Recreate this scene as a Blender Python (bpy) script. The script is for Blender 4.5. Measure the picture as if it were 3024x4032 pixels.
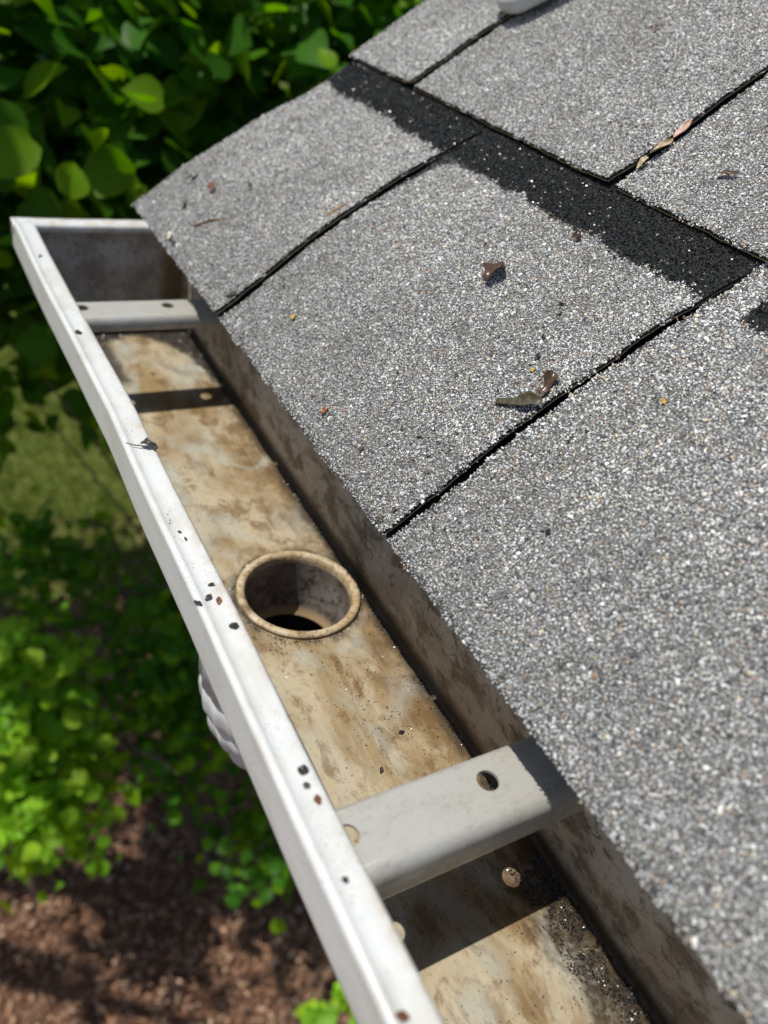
import bpy, math, random
import numpy as np
from mathutils import Vector, Matrix

for o in list(bpy.data.objects): bpy.data.objects.remove(o)
scene = bpy.context.scene
C = scene.collection
R = math.radians

# ------------------------------------------------------------------ camera
cam_data = bpy.data.cameras.new("camera")
cam = bpy.data.objects.new("camera", cam_data); C.objects.link(cam)
M3 = Matrix(((0.8655288987, 0.1537729567, -0.4766692808),
             (-0.4659483849, 0.5962993111, -0.6536965919),
             (0.1837167060, 0.7878965728, 0.5877645468)))
CAM = Vector((-0.12968642, -0.41044875, 0.44139855))
cam.matrix_world = Matrix.Translation(CAM) @ M3.to_4x4()
cam_data.sensor_fit = 'VERTICAL'
cam_data.sensor_height = 36.0
cam_data.lens = 36.0 * 3087.174 / 4032.0
cam_data.clip_start = 0.01
cam_data.clip_end = 400
cam_data.dof.use_dof = True
cam_data.dof.focus_distance = 0.51
cam_data.dof.aperture_fstop = 4.6
scene.camera = cam

# ------------------------------------------------------------------ world, sun, exposure
SX, SY = 0.401, -0.157                       # metres the light travels in x and y for each metre it falls
to_sun = Vector((-SX, -SY, 1)).normalized()
w = bpy.data.worlds.new("World"); scene.world = w; w.use_nodes = True
nt = w.node_tree; nt.nodes.clear()
sky = nt.nodes.new('ShaderNodeTexSky'); sky.sky_type = 'NISHITA'; sky.sun_disc = False
sky.sun_elevation = math.asin(to_sun.z); sky.sun_rotation = math.atan2(to_sun.x, to_sun.y)
bg = nt.nodes.new('ShaderNodeBackground'); bg.inputs[1].default_value = 0.10
out = nt.nodes.new('ShaderNodeOutputWorld')
nt.links.new(sky.outputs[0], bg.inputs[0]); nt.links.new(bg.outputs[0], out.inputs[0])
sd = bpy.data.lights.new("sun", 'SUN'); sd.energy = 4.4; sd.angle = R(0.5); sd.color = (1.0, 0.97, 0.87)
sun = bpy.data.objects.new("sun", sd); C.objects.link(sun)
sun.rotation_euler = (-to_sun).to_track_quat('-Z', 'Y').to_euler()
scene.view_settings.view_transform = 'Standard'; scene.view_settings.look = 'None'
scene.view_settings.exposure = 0.05; scene.view_settings.gamma = 1.0
scene.view_settings.use_curve_mapping = False
scene.cycles.max_bounces = 8

# ------------------------------------------------------------------ helpers
rng = np.random.default_rng(7)
random.seed(7)

def make_mesh(name, verts, faces, mats=None, fmat=None, smooth=False, col=None):
    """verts (n,3); faces: (m,k) array or a list of lists; col (n,3) stored as the 'tint' colour of each point."""
    me = bpy.data.meshes.new(name)
    verts = np.asarray(verts, np.float32)
    if isinstance(faces, np.ndarray):
        m, k = faces.shape
        me.vertices.add(len(verts)); me.vertices.foreach_set('co', verts.ravel())
        me.loops.add(m * k); me.loops.foreach_set('vertex_index', faces.astype(np.int32).ravel())
        me.polygons.add(m)
        me.polygons.foreach_set('loop_start', np.arange(0, m * k, k, dtype=np.int32))
        me.update(calc_edges=True)
    else:
        me.from_pydata([tuple(map(float, v)) for v in verts], [], faces)
        me.update()
    if mats:
        for m_ in mats: me.materials.append(m_)
    if fmat is not None: me.polygons.foreach_set('material_index', np.asarray(fmat, np.int32))
    me.polygons.foreach_set('use_smooth', np.full(len(me.polygons), bool(smooth)))
    if col is not None:
        a = me.color_attributes.new('tint', 'FLOAT_COLOR', 'POINT')
        c4 = np.ones((len(verts), 4), np.float32); c4[:, :3] = col
        a.data.foreach_set('color', c4.ravel())
    return me

def tag(o, label=None, cat=None, group=None, kind=None):
    if label: o['label'] = label
    if cat: o['category'] = cat
    if group: o['group'] = group
    if kind: o['kind'] = kind
    return o

def empty(name, loc, label, cat, group=None):
    o = bpy.data.objects.new(name, None); C.objects.link(o)
    o.location = loc; o.empty_display_size = 0.02
    return tag(o, label, cat, group)

def part(name, me, root, label=None, kind=None):
    """A child whose own axes stay on the world's, so its pattern is anchored to the place."""
    o = bpy.data.objects.new(name, me); C.objects.link(o)
    o.parent = root
    top = root; off = Vector((0, 0, 0))
    if root.parent is None: off = -Vector(root.location)
    o.location = off
    return tag(o, label, None, None, kind)

def single(name, verts, faces, loc, label, cat, mats, group=None, kind=None, **k):
    v = np.asarray(verts, float) - np.asarray(loc, float)
    me = make_mesh(name, v, faces, mats, **k)
    o = bpy.data.objects.new(name, me); C.objects.link(o); o.location = loc
    return tag(o, label, cat, group, kind)

def weighted(o, thick=None, offset=-1, bevel=None, seg=2):
    if thick:
        s = o.modifiers.new('solid', 'SOLIDIFY'); s.thickness = thick; s.offset = offset
    if bevel:
        b = o.modifiers.new('bevel', 'BEVEL'); b.width = bevel; b.segments = seg; b.limit_method = 'ANGLE'; b.angle_limit = R(35)
    return o

def grid_faces(nu, nv, close_u=False):
    """quads of a (nu x nv) grid of points numbered i*nv+j"""
    iu = np.arange(nu if close_u else nu - 1); jv = np.arange(nv - 1)
    I, J = np.meshgrid(iu, jv, indexing='ij'); I2 = (I + 1) % nu
    return np.stack([I * nv + J, I2 * nv + J, I2 * nv + J + 1, I * nv + J + 1], -1).reshape(-1, 4)

def value_noise(x, y, seed=0):
    """smooth 2-D noise in -1..1"""
    xi = np.floor(x).astype(int); yi = np.floor(y).astype(int); fx = x - xi; fy = y - yi
    fx = fx * fx * (3 - 2 * fx); fy = fy * fy * (3 - 2 * fy)
    def h(a, b):
        v = np.sin(a * 127.1 + b * 311.7 + seed * 74.7) * 43758.5453
        return (v - np.floor(v)) * 2 - 1
    return (h(xi, yi) * (1 - fx) + h(xi + 1, yi) * fx) * (1 - fy) + (h(xi, yi + 1) * (1 - fx) + h(xi + 1, yi + 1) * fx) * fy

# ------------------------------------------------------------------ material helpers
class Mat:
    def __init__(s, name):
        s.m = bpy.data.materials.new(name); s.m.use_nodes = True
        s.t = s.m.node_tree; s.t.nodes.clear()
        s.out = s.t.nodes.new('ShaderNodeOutputMaterial')
        s.p = s.t.nodes.new('ShaderNodeBsdfPrincipled')
        s.t.links.new(s.p.outputs[0], s.out.inputs[0])
        s.co = None
    def node(s, kind, **k):
        n = s.t.nodes.new(kind)
        for a, b in k.items(): setattr(n, a, b)
        return n
    def link(s, a, b): s.t.links.new(a, b)
    def put(s, sock, v):
        if isinstance(v, bpy.types.NodeSocket): s.link(v, sock)
        elif isinstance(v, (tuple, list)):
            sock.default_value = tuple(v) + (1,) if len(v) == 3 and len(sock.default_value) == 4 else tuple(v)
        else: sock.default_value = v
    def obj(s):
        if s.co is None: s.co = s.node('ShaderNodeTexCoord').outputs['Object']
        return s.co
    def vec(s, scale=(1, 1, 1), loc=(0, 0, 0), rot=(0, 0, 0)):
        n = s.node('ShaderNodeMapping'); n.inputs['Scale'].default_value = scale
        n.inputs['Location'].default_value = loc; n.inputs['Rotation'].default_value = rot
        s.link(s.obj(), n.inputs[0]); return n.outputs[0]
    def noise(s, scale, detail=4, rough=.6, dist=0, vec=None):
        n = s.node('ShaderNodeTexNoise'); n.inputs['Scale'].default_value = scale
        n.inputs['Detail'].default_value = detail; n.inputs['Roughness'].default_value = rough
        n.inputs['Distortion'].default_value = dist
        s.link(vec or s.obj(), n.inputs['Vector']); return n.outputs[0]
    def vor(s, scale, vec=None, feature='F1', out='Distance'):
        n = s.node('ShaderNodeTexVoronoi', feature=feature); n.inputs['Scale'].default_value = scale
        s.link(vec or s.obj(), n.inputs['Vector']); return n.outputs[out]
    def math(s, op, a, b=0, c=0, clamp=False):
        n = s.node('ShaderNodeMath', operation=op, use_clamp=clamp)
        s.put(n.inputs[0], a); s.put(n.inputs[1], b)
        if op in ('MULTIPLY_ADD', 'SMOOTH_MIN'): s.put(n.inputs[2], c)
        return n.outputs[0]
    def step(s, v, a, b, lo=0, hi=1):
        n = s.node('ShaderNodeMapRange', interpolation_type='SMOOTHSTEP'); s.put(n.inputs[0], v)
        for i, q in zip((1, 2, 3, 4), (a, b, lo, hi)): n.inputs[i].default_value = q
        return n.outputs[0]
    def mix(s, f, a, b):
        n = s.node('ShaderNodeMix', data_type='RGBA')
        s.put(n.inputs[0], f); s.put(n.inputs[6], a); s.put(n.inputs[7], b); return n.outputs[2]
    def sep(s):
        n = s.node('ShaderNodeSeparateXYZ'); s.link(s.obj(), n.inputs[0]); return n.outputs
    def bump(s, h, strength=.3, dist=.001):
        n = s.node('ShaderNodeBump'); n.inputs['Strength'].default_value = strength
        n.inputs['Distance'].default_value = dist; s.put(n.inputs['Height'], h)
        s.link(n.outputs[0], s.p.inputs['Normal']); return n
    def base(s, v): s.put(s.p.inputs['Base Color'], v); return s
    def rough(s, v): s.put(s.p.inputs['Roughness'], v); return s
    def spec(s, v): s.p.inputs['Specular IOR Level'].default_value = v; return s

def plain(name, col, rough=.6, noise_scale=60, amt=.25, spec=.4):
    m = Mat(name); n = m.noise(noise_scale, 5, .65)
    dark = tuple(c * (1 - amt) for c in col); lite = tuple(min(1, c * (1 + amt)) for c in col)
    m.base(m.mix(m.step(n, .35, .65), dark, lite)).rough(rough).spec(spec)
    m.bump(n, .2, .0005)
    return m.m

# granules: colour comes from each stone
def granule_mat():
    m = Mat('mineral_granules'); a = m.node('ShaderNodeVertexColor', layer_name='tint')
    g = m.node('ShaderNodeRGBToBW'); m.link(a.outputs[0], g.inputs[0])
    m.base(a.outputs[0]); m.put(m.p.inputs['Specular IOR Level'], m.step(g.outputs[0], .02, .10, .06, .4)); m.rough(.5)
    return m.m
def wet_granule_mat():
    m = Mat('wet_granules'); a = m.node('ShaderNodeVertexColor', layer_name='tint')
    m.base(a.outputs[0]).spec(.9); m.rough(.24)
    return m.m
def asphalt_mat():
    m = Mat('shingle_asphalt'); v = m.vor(620, out='Color')
    g = m.node('ShaderNodeRGBToBW'); m.link(v, g.inputs[0])
    d = m.vor(620)
    a = m.node('ShaderNodeVertexColor', layer_name='tint')
    n = m.node('ShaderNodeMix', data_type='RGBA', blend_type='MULTIPLY'); n.inputs[0].default_value = 1
    m.link(m.mix(m.step(g.outputs[0], .2, .9), (.35, .35, .37), (1, 1, 1)), n.inputs[6]); m.link(a.outputs[0], n.inputs[7])
    m.base(n.outputs[2]).rough(.8)
    m.bump(d, .8, .001); return m.m
GRAN, WETG, ASPH = granule_mat(), wet_granule_mat(), asphalt_mat()
BITUMEN = plain('bitumen_edge', (.022, .02, .018), .75, 300, .5)
FIBRE = plain('fibre_mat_edge', (.42, .33, .19), .8, 700, .5)

def white_paint():
    m = Mat('white_gutter_paint')
    x, y, z = m.sep()
    n1 = m.noise(38, 5, .62, vec=m.vec((1, .5, 1))); n2 = m.noise(700, 3, .7); n3 = m.noise(16, 3, .6)
    c = m.mix(m.step(n1, .45, .72), (.63, .635, .63), (.53, .515, .48))
    sp = m.math('MAXIMUM', m.math('MULTIPLY', m.step(m.vor(430), .22, .12), m.step(n3, .50, .62)), m.math('MULTIPLY', m.step(n2, .60, .68), m.step(n3, .40, .6)))
    c = m.mix(m.math('MULTIPLY', sp, .75), c, (.24, .21, .18))
    # tan soil caught along the inner hem
    hem = m.math('MULTIPLY', m.step(x, -.010, .001), m.step(m.noise(70, 5, .7), .44, .66))
    c = m.mix(m.math('MULTIPLY', hem, .55), c, (.44, .33, .20))
    blot = m.math('MULTIPLY', m.step(m.noise(26, 4, .6, vec=m.vec((1, 1, 1), (3, 1, 0))), .60, .70), m.step(n2, .45, .6))
    c = m.mix(m.math('MULTIPLY', blot, .45), c, (.52, .42, .28))
    m.base(c).rough(m.step(n1, .3, .8, .25, .42)).spec(.5)
    m.bump(m.noise(120, 4, .6), .12, .0006)
    return m.m
def grime_mat():
    """stained painted aluminium inside the trough"""
    m = Mat('stained_aluminium')
    x, y, z = m.sep()
    big = m.noise(17, 5, .6, .6, m.vec((1, .55, 1)))
    med = m.noise(48, 6, .68, .4, m.vec((1, .6, 1), (2, 5, 1)))
    fine = m.noise(190, 5, .7, 0, m.vec((1, .8, 1)))
    stre = m.noise(1, 4, .6, 0, m.vec((260, 14, 60)))
    pale = m.noise(20, 3, .5, 1.0, m.vec((1, .7, 1), (7.3, 2.2, 0)))
    c = m.mix(m.step(big, .40, .60), (.42, .355, .25), (.27, .19, .095))
    side = m.math('MULTIPLY', m.step(m.math('ADD', x, m.math('MULTIPLY', m.math('SUBTRACT', med, .5), .22)), .095, .145), m.step(m.noise(24, 5, .65, .5), .38, .56))
    c = m.mix(m.math('MULTIPLY', side, .85), c, (.135, .075, .03))
    c = m.mix(m.math('MULTIPLY', m.step(med, .48, .62), .85), c, (.17, .105, .045))
    c = m.mix(m.math('MULTIPLY', m.step(pale, .44, .72), .8), c, (.38, .375, .33))
    c = m.mix(m.math('MULTIPLY', m.step(stre, .52, .70), .18), c, (.56, .47, .34))
    c = m.mix(m.math('MULTIPLY', m.step(stre, .46, .30), .16), c, (.22, .155, .08))
    c = m.mix(m.math('MULTIPLY', m.step(fine, .55, .70), .5), c, (.12, .075, .035))
    # the upright wall holds less soil and reads greyer
    wall = m.step(z, .004, .02)
    wc = m.mix(m.step(big, .38, .62), (.56, .51, .43), (.40, .34, .26))
    wc = m.mix(m.math('MULTIPLY', m.step(med, .47, .60), .8), wc, (.17, .125, .08))
    wc = m.mix(m.math('MULTIPLY', m.step(m.noise(75, 5, .7, 1.2), .56, .66), .75), wc, (.09, .065, .045))
    wc = m.mix(m.math('MULTIPLY', m.step(fine, .55, .72), .6), wc, (.10, .08, .06))
    c = m.mix(wall, c, wc)
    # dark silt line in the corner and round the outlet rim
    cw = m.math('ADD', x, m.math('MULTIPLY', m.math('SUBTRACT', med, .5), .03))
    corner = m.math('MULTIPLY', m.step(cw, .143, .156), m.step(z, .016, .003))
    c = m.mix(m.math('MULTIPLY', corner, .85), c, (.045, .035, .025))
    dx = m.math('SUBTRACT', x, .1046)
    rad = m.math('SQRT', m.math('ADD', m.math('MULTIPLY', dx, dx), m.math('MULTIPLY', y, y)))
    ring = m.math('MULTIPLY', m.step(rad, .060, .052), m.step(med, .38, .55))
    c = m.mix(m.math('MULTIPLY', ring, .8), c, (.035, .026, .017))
    # far end: dark silt bed; near end: wet silt bed along the wall
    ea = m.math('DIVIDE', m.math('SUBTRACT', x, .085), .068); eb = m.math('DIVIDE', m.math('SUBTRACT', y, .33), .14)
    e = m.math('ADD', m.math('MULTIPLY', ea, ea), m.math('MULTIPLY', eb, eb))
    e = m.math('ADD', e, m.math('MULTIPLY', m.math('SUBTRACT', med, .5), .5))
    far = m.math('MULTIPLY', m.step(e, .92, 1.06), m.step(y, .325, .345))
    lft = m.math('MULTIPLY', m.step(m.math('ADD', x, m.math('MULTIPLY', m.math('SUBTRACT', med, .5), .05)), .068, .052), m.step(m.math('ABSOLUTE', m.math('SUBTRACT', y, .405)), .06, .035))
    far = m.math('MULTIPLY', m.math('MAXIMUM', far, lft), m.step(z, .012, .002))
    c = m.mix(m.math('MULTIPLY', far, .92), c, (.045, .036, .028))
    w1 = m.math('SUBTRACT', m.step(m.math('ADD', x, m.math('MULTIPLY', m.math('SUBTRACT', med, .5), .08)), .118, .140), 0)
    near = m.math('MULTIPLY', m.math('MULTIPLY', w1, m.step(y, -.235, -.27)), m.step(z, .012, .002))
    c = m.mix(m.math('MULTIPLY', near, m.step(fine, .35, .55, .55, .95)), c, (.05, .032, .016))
    # small black specks of grit
    sp = m.math('MULTIPLY', m.step(m.vor(230), .17, .10), m.step(med, .47, .57))
    c = m.mix(m.math('MULTIPLY', sp, .8), c, (.035, .03, .028))
    m.base(c).spec(.35)
    m.rough(m.math('SUBTRACT', m.step(med, .3, .75, .48, .68), m.math('MULTIPLY', near, .08)))
    m.bump(fine, .25, .0008)
    return m.m
def cap_mat():
    m = Mat('grimy_end_cap')
    n = m.noise(30, 5, .65); f = m.noise(160, 4, .7); x, y, z = m.sep()
    c = m.mix(m.step(n, .35, .65), (.52, .50, .47), (.30, .27, .23))
    c = m.mix(m.math('MULTIPLY', m.step(f, .52, .7), .7), c, (.10, .08, .06))
    c = m.mix(m.step(x, .125, .145), c, (.20, .13, .07))
    m.base(c).rough(.6).spec(.3); m.bump(f, .2, .0006); return m.m
def zinc_mat():
    m = Mat('dull_hanger_metal')
    n = m.noise(55, 6, .7, 0, m.vec((1, 2.2, 1))); f = m.noise(420, 4, .75); l = m.noise(1, 3, .5, 0, m.vec((14, 900, 30)))
    c = m.mix(m.step(n, .40, .66), (.47, .46, .43), (.40, .385, .35))
    c = m.mix(m.math('MULTIPLY', m.math('MULTIPLY', m.step(f, .53, .66), m.step(n, .40, .60)), .75), c, (.24, .22, .19))
    c = m.mix(m.math('MULTIPLY', m.step(m.noise(900, 3, .7), .52, .66), .18), c, (.36, .33, .29))
    c = m.mix(m.step(m.noise(26, 5, .7), .62, .78), c, (.33, .27, .19))
    m.base(c).rough(m.step(n, .3, .7, .38, .6)); m.p.inputs['Metallic'].default_value = .25
    m.bump(f, .08, .0004); return m.m
def rim_mat():
    m = Mat('tan_outlet_ring'); n = m.noise(60, 5, .65); f = m.noise(260, 4, .7); x, y, z = m.sep()
    c = m.mix(m.step(n, .35, .65), (.56, .47, .34), (.40, .29, .165))
    c = m.mix(m.math('MULTIPLY', m.step(f, .48, .64), .7), c, (.17, .11, .05))
    c = m.mix(m.math('MULTIPLY', m.step(m.noise(28, 5, .7), .54, .68), .75), c, (.11, .075, .04))
    m.base(c).rough(.5).spec(.35); m.bump(f, .2, .0005); return m.m
def tube_mat():
    m = Mat('stained_outlet_tube'); n = m.noise(34, 5, .65, .5); f = m.noise(110, 5, .7); x, y, z = m.sep()
    c = m.mix(m.step(n, .38, .62), (.27, .24, .22), (.15, .125, .105))
    c = m.mix(m.math('MULTIPLY', m.step(f, .48, .62), .8), c, (.05, .038, .03))
    c = m.mix(m.step(z, -.050, -.058), c, (.30, .21, .12))
    m.base(c).rough(.45).spec(.4); m.bump(f, .15, .0005); return m.m
WHITE, GRIME, CAPM, ZINC, RIM, TUBE = white_paint(), grime_mat(), cap_mat(), zinc_mat(), rim_mat(), tube_mat()
PIPEW = plain('white_downspout_paint', (.62, .63, .64), .32, 25, .05, .5)
DARKIN = plain('dark_pipe_inside', (.05, .045, .04), .8, 40, .3)
FASC = plain('fascia_paint', (.62, .61, .58), .55, 12, .08)
SIDING = plain('siding_paint', (.50, .50, .47), .6, 8, .08)
WOOD = plain('roof_sheathing', (.33, .22, .12), .8, 30, .3)

# ================================================================== setting: ground
def mulch_mat():
    m = Mat('bark_mulch'); n = m.noise(5, 5, .7); f = m.noise(45, 5, .7)
    c = m.mix(m.step(n, .35, .65), (.16, .085, .055), (.10, .05, .032))
    c = m.mix(m.step(f, .5, .7), c, (.25, .15, .105))
    m.base(c).rough(.95).spec(.1); m.bump(f, .8, .02); return m.m
GZ = -2.6
def sheet(name, x0, x1, y0, y1, z, nx, ny, mat, amp, sc, kind='structure'):
    X, Y = np.meshgrid(np.linspace(x0, x1, nx), np.linspace(y0, y1, ny), indexing='ij')
    Z = z + amp * value_noise(X * sc, Y * sc, 3) + amp * .5 * value_noise(X * sc * 2.7, Y * sc * 2.7, 8)
    me = make_mesh(name, np.stack([X, Y, Z], -1).reshape(-1, 3), grid_faces(nx, ny), [mat], smooth=True)
    o = bpy.data.objects.new(name, me); C.objects.link(o); o['kind'] = kind
    return o
sheet('ground', -150, 150, -150, 150, GZ - .03, 120, 120, mulch_mat(), .01, 1.5)
def chips():
    n = 26000
    P = np.stack([rng.uniform(-1.2, 1.6, n), rng.uniform(-.4, 3.4, n), np.full(n, GZ) + rng.uniform(-.03, .012, n)], -1)
    t = np.array([[-1, -.3, 0], [-.3, -.5, .1], [1, -.2, 0], [.9, .3, .1], [-.2, .5, 0], [-1, .25, .1]]) * [1, 1, 1]
    L = rng.uniform(.005, .021, (n, 1, 1)); W = rng.uniform(.004, .009, (n, 1, 1))
    v = t[None] * np.concatenate([L, W * 1.2, L * .8], 2)
    v = rotate(v, rng, tilt=.45) + P[:, None]
    f = np.array([[0, 1, 4, 5], [1, 2, 3, 4]])
    F = (f[None] + (np.arange(n) * 6)[:, None, None]).reshape(-1, 4)
    base = np.array([[.36, .195, .12], [.23, .12, .072], [.46, .29, .19], [.11, .06, .042], [.58, .42, .30]])
    ci = rng.choice(5, n, p=[.36, .28, .2, .11, .05])
    col = np.repeat(base[ci] * rng.uniform(.8, 1.25, (n, 1)), 6, 0)
    m = Mat('mulch_chips'); a = m.node('ShaderNodeVertexColor', layer_name='tint'); m.base(a.outputs[0]).rough(.85).spec(.2)
    me = make_mesh('mulch', v.reshape(-1, 3), F, [m.m], col=col)
    o = bpy.data.objects.new('mulch', me); C.objects.link(o); o['kind'] = 'stuff'
    tag(o, 'reddish brown shredded bark mulch covering the ground far below the gutter', 'mulch')
def rotate(v, rng, tilt=None, normals=None, spin=None):
    """v (n,k,3): turn every item by its own rotation, z axis within `tilt` of straight up or along normals"""
    n = len(v)
    if normals is None:
        if tilt is None: q = rng.normal(size=(n, 3))
        else: q = np.stack([rng.normal(0, tilt, n), rng.normal(0, tilt, n), np.ones(n)], -1)
    else: q = normals
    zc = q / np.linalg.norm(q, axis=1, keepdims=True)
    a = rng.uniform(0, 2 * np.pi, n) if spin is None else spin
    h = np.stack([np.cos(a), np.sin(a), np.zeros(n)], -1)
    xc = h - zc * (h * zc).sum(1, keepdims=True); xc /= np.linalg.norm(xc, axis=1, keepdims=True) + 1e-9
    yc = np.cross(zc, xc)
    Rm = np.stack([xc, yc, zc], -1)
    return np.einsum('nij,nkj->nki', Rm, v)
chips()

def lawn_mat():
    m = Mat('lawn_soil'); n = m.noise(9, 5, .7)
    m.base(m.mix(m.step(n, .35, .65), (.075, .10, .02), (.12, .13, .035))).rough(.9).spec(.1); m.bump(n, .5, .02); return m.m
sheet('lawn', -12, 12, 2.75, 40, GZ, 30, 60, lawn_mat(), .01, 1.0)
def leaf_mat(name, trans=.35, rough=.42):
    m = Mat(name); a = m.node('ShaderNodeVertexColor', layer_name='tint')
    m.base(a.outputs[0]).rough(rough).spec(.12)
    tr = m.node('ShaderNodeBsdfTranslucent')
    hs = m.node('ShaderNodeHueSaturation'); hs.inputs['Hue'].default_value = .485; hs.inputs['Saturation'].default_value = 1.15
    hs.inputs['Value'].default_value = 2.2
    m.link(a.outputs[0], hs.inputs['Color']); m.link(hs.outputs[0], tr.inputs[0])
    mx = m.node('ShaderNodeMixShader'); mx.inputs[0].default_value = trans + .07
    m.link(m.p.outputs[0], mx.inputs[1]); m.link(tr.outputs[0], mx.inputs[2]); m.link(mx.outputs[0], m.out.inputs[0])
    return m.m
LEAF = leaf_mat('green_leaf')
BLADE = leaf_mat('grass_blade', .25)
BARK = plain('shrub_bark', (.14, .10, .07), .85, 40, .35)
def grass():
    n = 16000
    x = rng.uniform(-1.4, 1.6, n); y = rng.uniform(2.8, 5.6, n)
    P = np.stack([x, y, np.full(n, GZ)], -1)
    t = np.array([[-.004, 0, 0], [.004, 0, 0], [.003, .01, .04], [0, .03, .075]])
    v = t[None] * rng.uniform(.6, 1.3, (n, 1, 1)); v = rotate(v, rng, .25) + P[:, None]
    F = (np.array([[0, 1, 2, 3]])[None] + (np.arange(n) * 4)[:, None, None]).reshape(-1, 4)
    col = np.repeat(np.array([.12, .16, .03]) * rng.uniform(.6, 1.4, (n, 1)), 4, 0)
    me = make_mesh('grass', v.reshape(-1, 3), F, [BLADE], col=col)
    o = bpy.data.objects.new('grass', me); C.objects.link(o); tag(o, 'short olive green lawn grass glimpsed between the shrubs', 'grass', kind='stuff')
grass()

# ================================================================== shrubs
LT = []   # leaf template: 5 stations along the midrib, 3 across
ws = [0.0, .50, .84, 1.0, 1.02, .92, .72, .42, 0.0]; ls = [0, .04, .14, .28, .42, .57, .72, .88, 1.08]
for k in range(9):
    for s_ in (-1, 0, 1):
        yy = s_ * ws[k] * .5
        LT.append((ls[k] - (.05 if s_ and k == 1 else 0), yy, abs(yy) * .28 - .22 * (ls[k] - .45) ** 2))
LT = np.array(LT); LT[:, 0] -= .1
LF = []
for k in range(8):
    for j in (0, 1): LF.append([k * 3 + j, (k + 1) * 3 + j, (k + 1) * 3 + j + 1, k * 3 + j + 1])
LF = np.array(LF)

def leaves_mesh(name, P, size, cols, rg, tilt=.55, out_dir=None):
    n = len(P)
    v = LT[None] * (size * rg.uniform(.45, 1.2, n))[:, None, None]
    v = v * np.stack([np.ones(n), rg.uniform(.75, 1.1, n), rg.uniform(.4, 1.9, n)], -1)[:, None]
    nrm = np.stack([rg.normal(0, tilt, n), rg.normal(0, tilt, n), np.ones(n)], -1)
    if out_dir is not None: nrm += out_dir * .55
    v = rotate(v, rg, normals=nrm) + P[:, None]
    F = (LF[None] + (np.arange(n) * 27)[:, None, None]).reshape(-1, 4)
    c = cols[rg.integers(0, len(cols), n)] * rg.uniform(.75, 1.25, (n, 1))
    vein = np.ones((27, 1)); vein[0::6] = 1.14; vein[2::6] = 1.14; vein[1::3] = 1.35
    col = (c[:, None] * vein[None]).reshape(-1, 3)
    return make_mesh(name, v.reshape(-1, 3), F, [LEAF], smooth=True, col=col)

def tube_pts(path, radii, ns=7):
    path = np.asarray(path, float); n = len(path)
    T = np.gradient(path, axis=0); T /= np.linalg.norm(T, axis=1, keepdims=True) + 1e-9
    up = np.array([0, 0, 1.]) if abs(T[0][2]) < .9 else np.array([1., 0, 0])
    V = []
    for i in range(n):
        a = np.cross(T[i], up); a /= np.linalg.norm(a) + 1e-9; b = np.cross(T[i], a)
        th = np.linspace(0, 2 * np.pi, ns, endpoint=False)
        V.append(path[i] + radii[i] * (np.cos(th)[:, None] * a + np.sin(th)[:, None] * b))
    V = np.array(V)
    F = []
    for i in range(n - 1):
        for j in range(ns):
            F.append([i * ns + j, i * ns + (j + 1) % ns, (i + 1) * ns + (j + 1) % ns, (i + 1) * ns + j])
    return V.reshape(-1, 3), F

def merge(parts):
    V, F, o = [], [], 0
    for v, f in parts:
        V.append(np.asarray(v)); F += [[i + o for i in q] for q in f]; o += len(v)
    return np.concatenate(V), F

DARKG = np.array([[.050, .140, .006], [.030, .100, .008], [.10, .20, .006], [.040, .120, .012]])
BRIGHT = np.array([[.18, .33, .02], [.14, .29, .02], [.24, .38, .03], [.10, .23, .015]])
def shrub(name, base, blobs, n, size, cols, label, seed, cat='shrub', trunk_r=.022, tilt=.55, group=None, nst=9, clump=.10, hollow=.5):
    rg = np.random.default_rng(seed)
    root = empty(name, base, label, cat, group)
    wts = np.array([b[1][0] * b[1][1] * b[1][2] for b in blobs]); wts = wts / wts.sum()
    stems, P, D = [], [], []
    ncl = max(6, n // 14)
    for _ in range(ncl):
        b = blobs[rg.choice(len(blobs), p=wts)]
        d = rg.normal(size=3); d /= np.linalg.norm(d)
        c = np.array(b[0]) + d * np.array(b[1]) * (hollow + (1 - hollow) * rg.uniform() ** .6)
        k = rg.poisson(14) + 2
        q = c + rg.normal(0, clump, (k, 3)) * [1, 1, .8]
        P.append(q); D.append(np.repeat(d[None], k, 0))
    P = np.concatenate(P); D = np.concatenate(D)
    B = np.array(base)
    for i in range(nst):
        b = blobs[i % len(blobs)]
        tip = np.array(b[0]) + rg.normal(0, .6, 3) * np.array(b[1])
        t = np.linspace(0, 1, 9)[:, None]
        mid = (B + tip) / 2 + rg.normal(0, .08, 3)
        path = (1 - t) ** 2 * (B + rg.normal(0, .05, 3) * [1, 1, 0]) + 2 * t * (1 - t) * mid + t ** 2 * tip
        stems.append(tube_pts(path, trunk_r * (1 - .8 * t[:, 0]), 6))
        for _ in range(4):
            j = rg.integers(4, 9); s0 = path[j]; e = s0 + rg.normal(0, .16, 3)
            stems.append(tube_pts(np.linspace(s0, e, 4) + rg.normal(0, .01, (4, 3)), np.array([.4, .3, .2, .1]) * trunk_r, 5))
    V, F = merge(stems)
    part('stem' if trunk_r < .05 else 'trunk', make_mesh('stem', V, F, [BARK], smooth=True), root)
    part('foliage' if trunk_r < .05 else 'crown', leaves_mesh('foliage', P, size, cols, rg, tilt, D), root)
    return root
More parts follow.
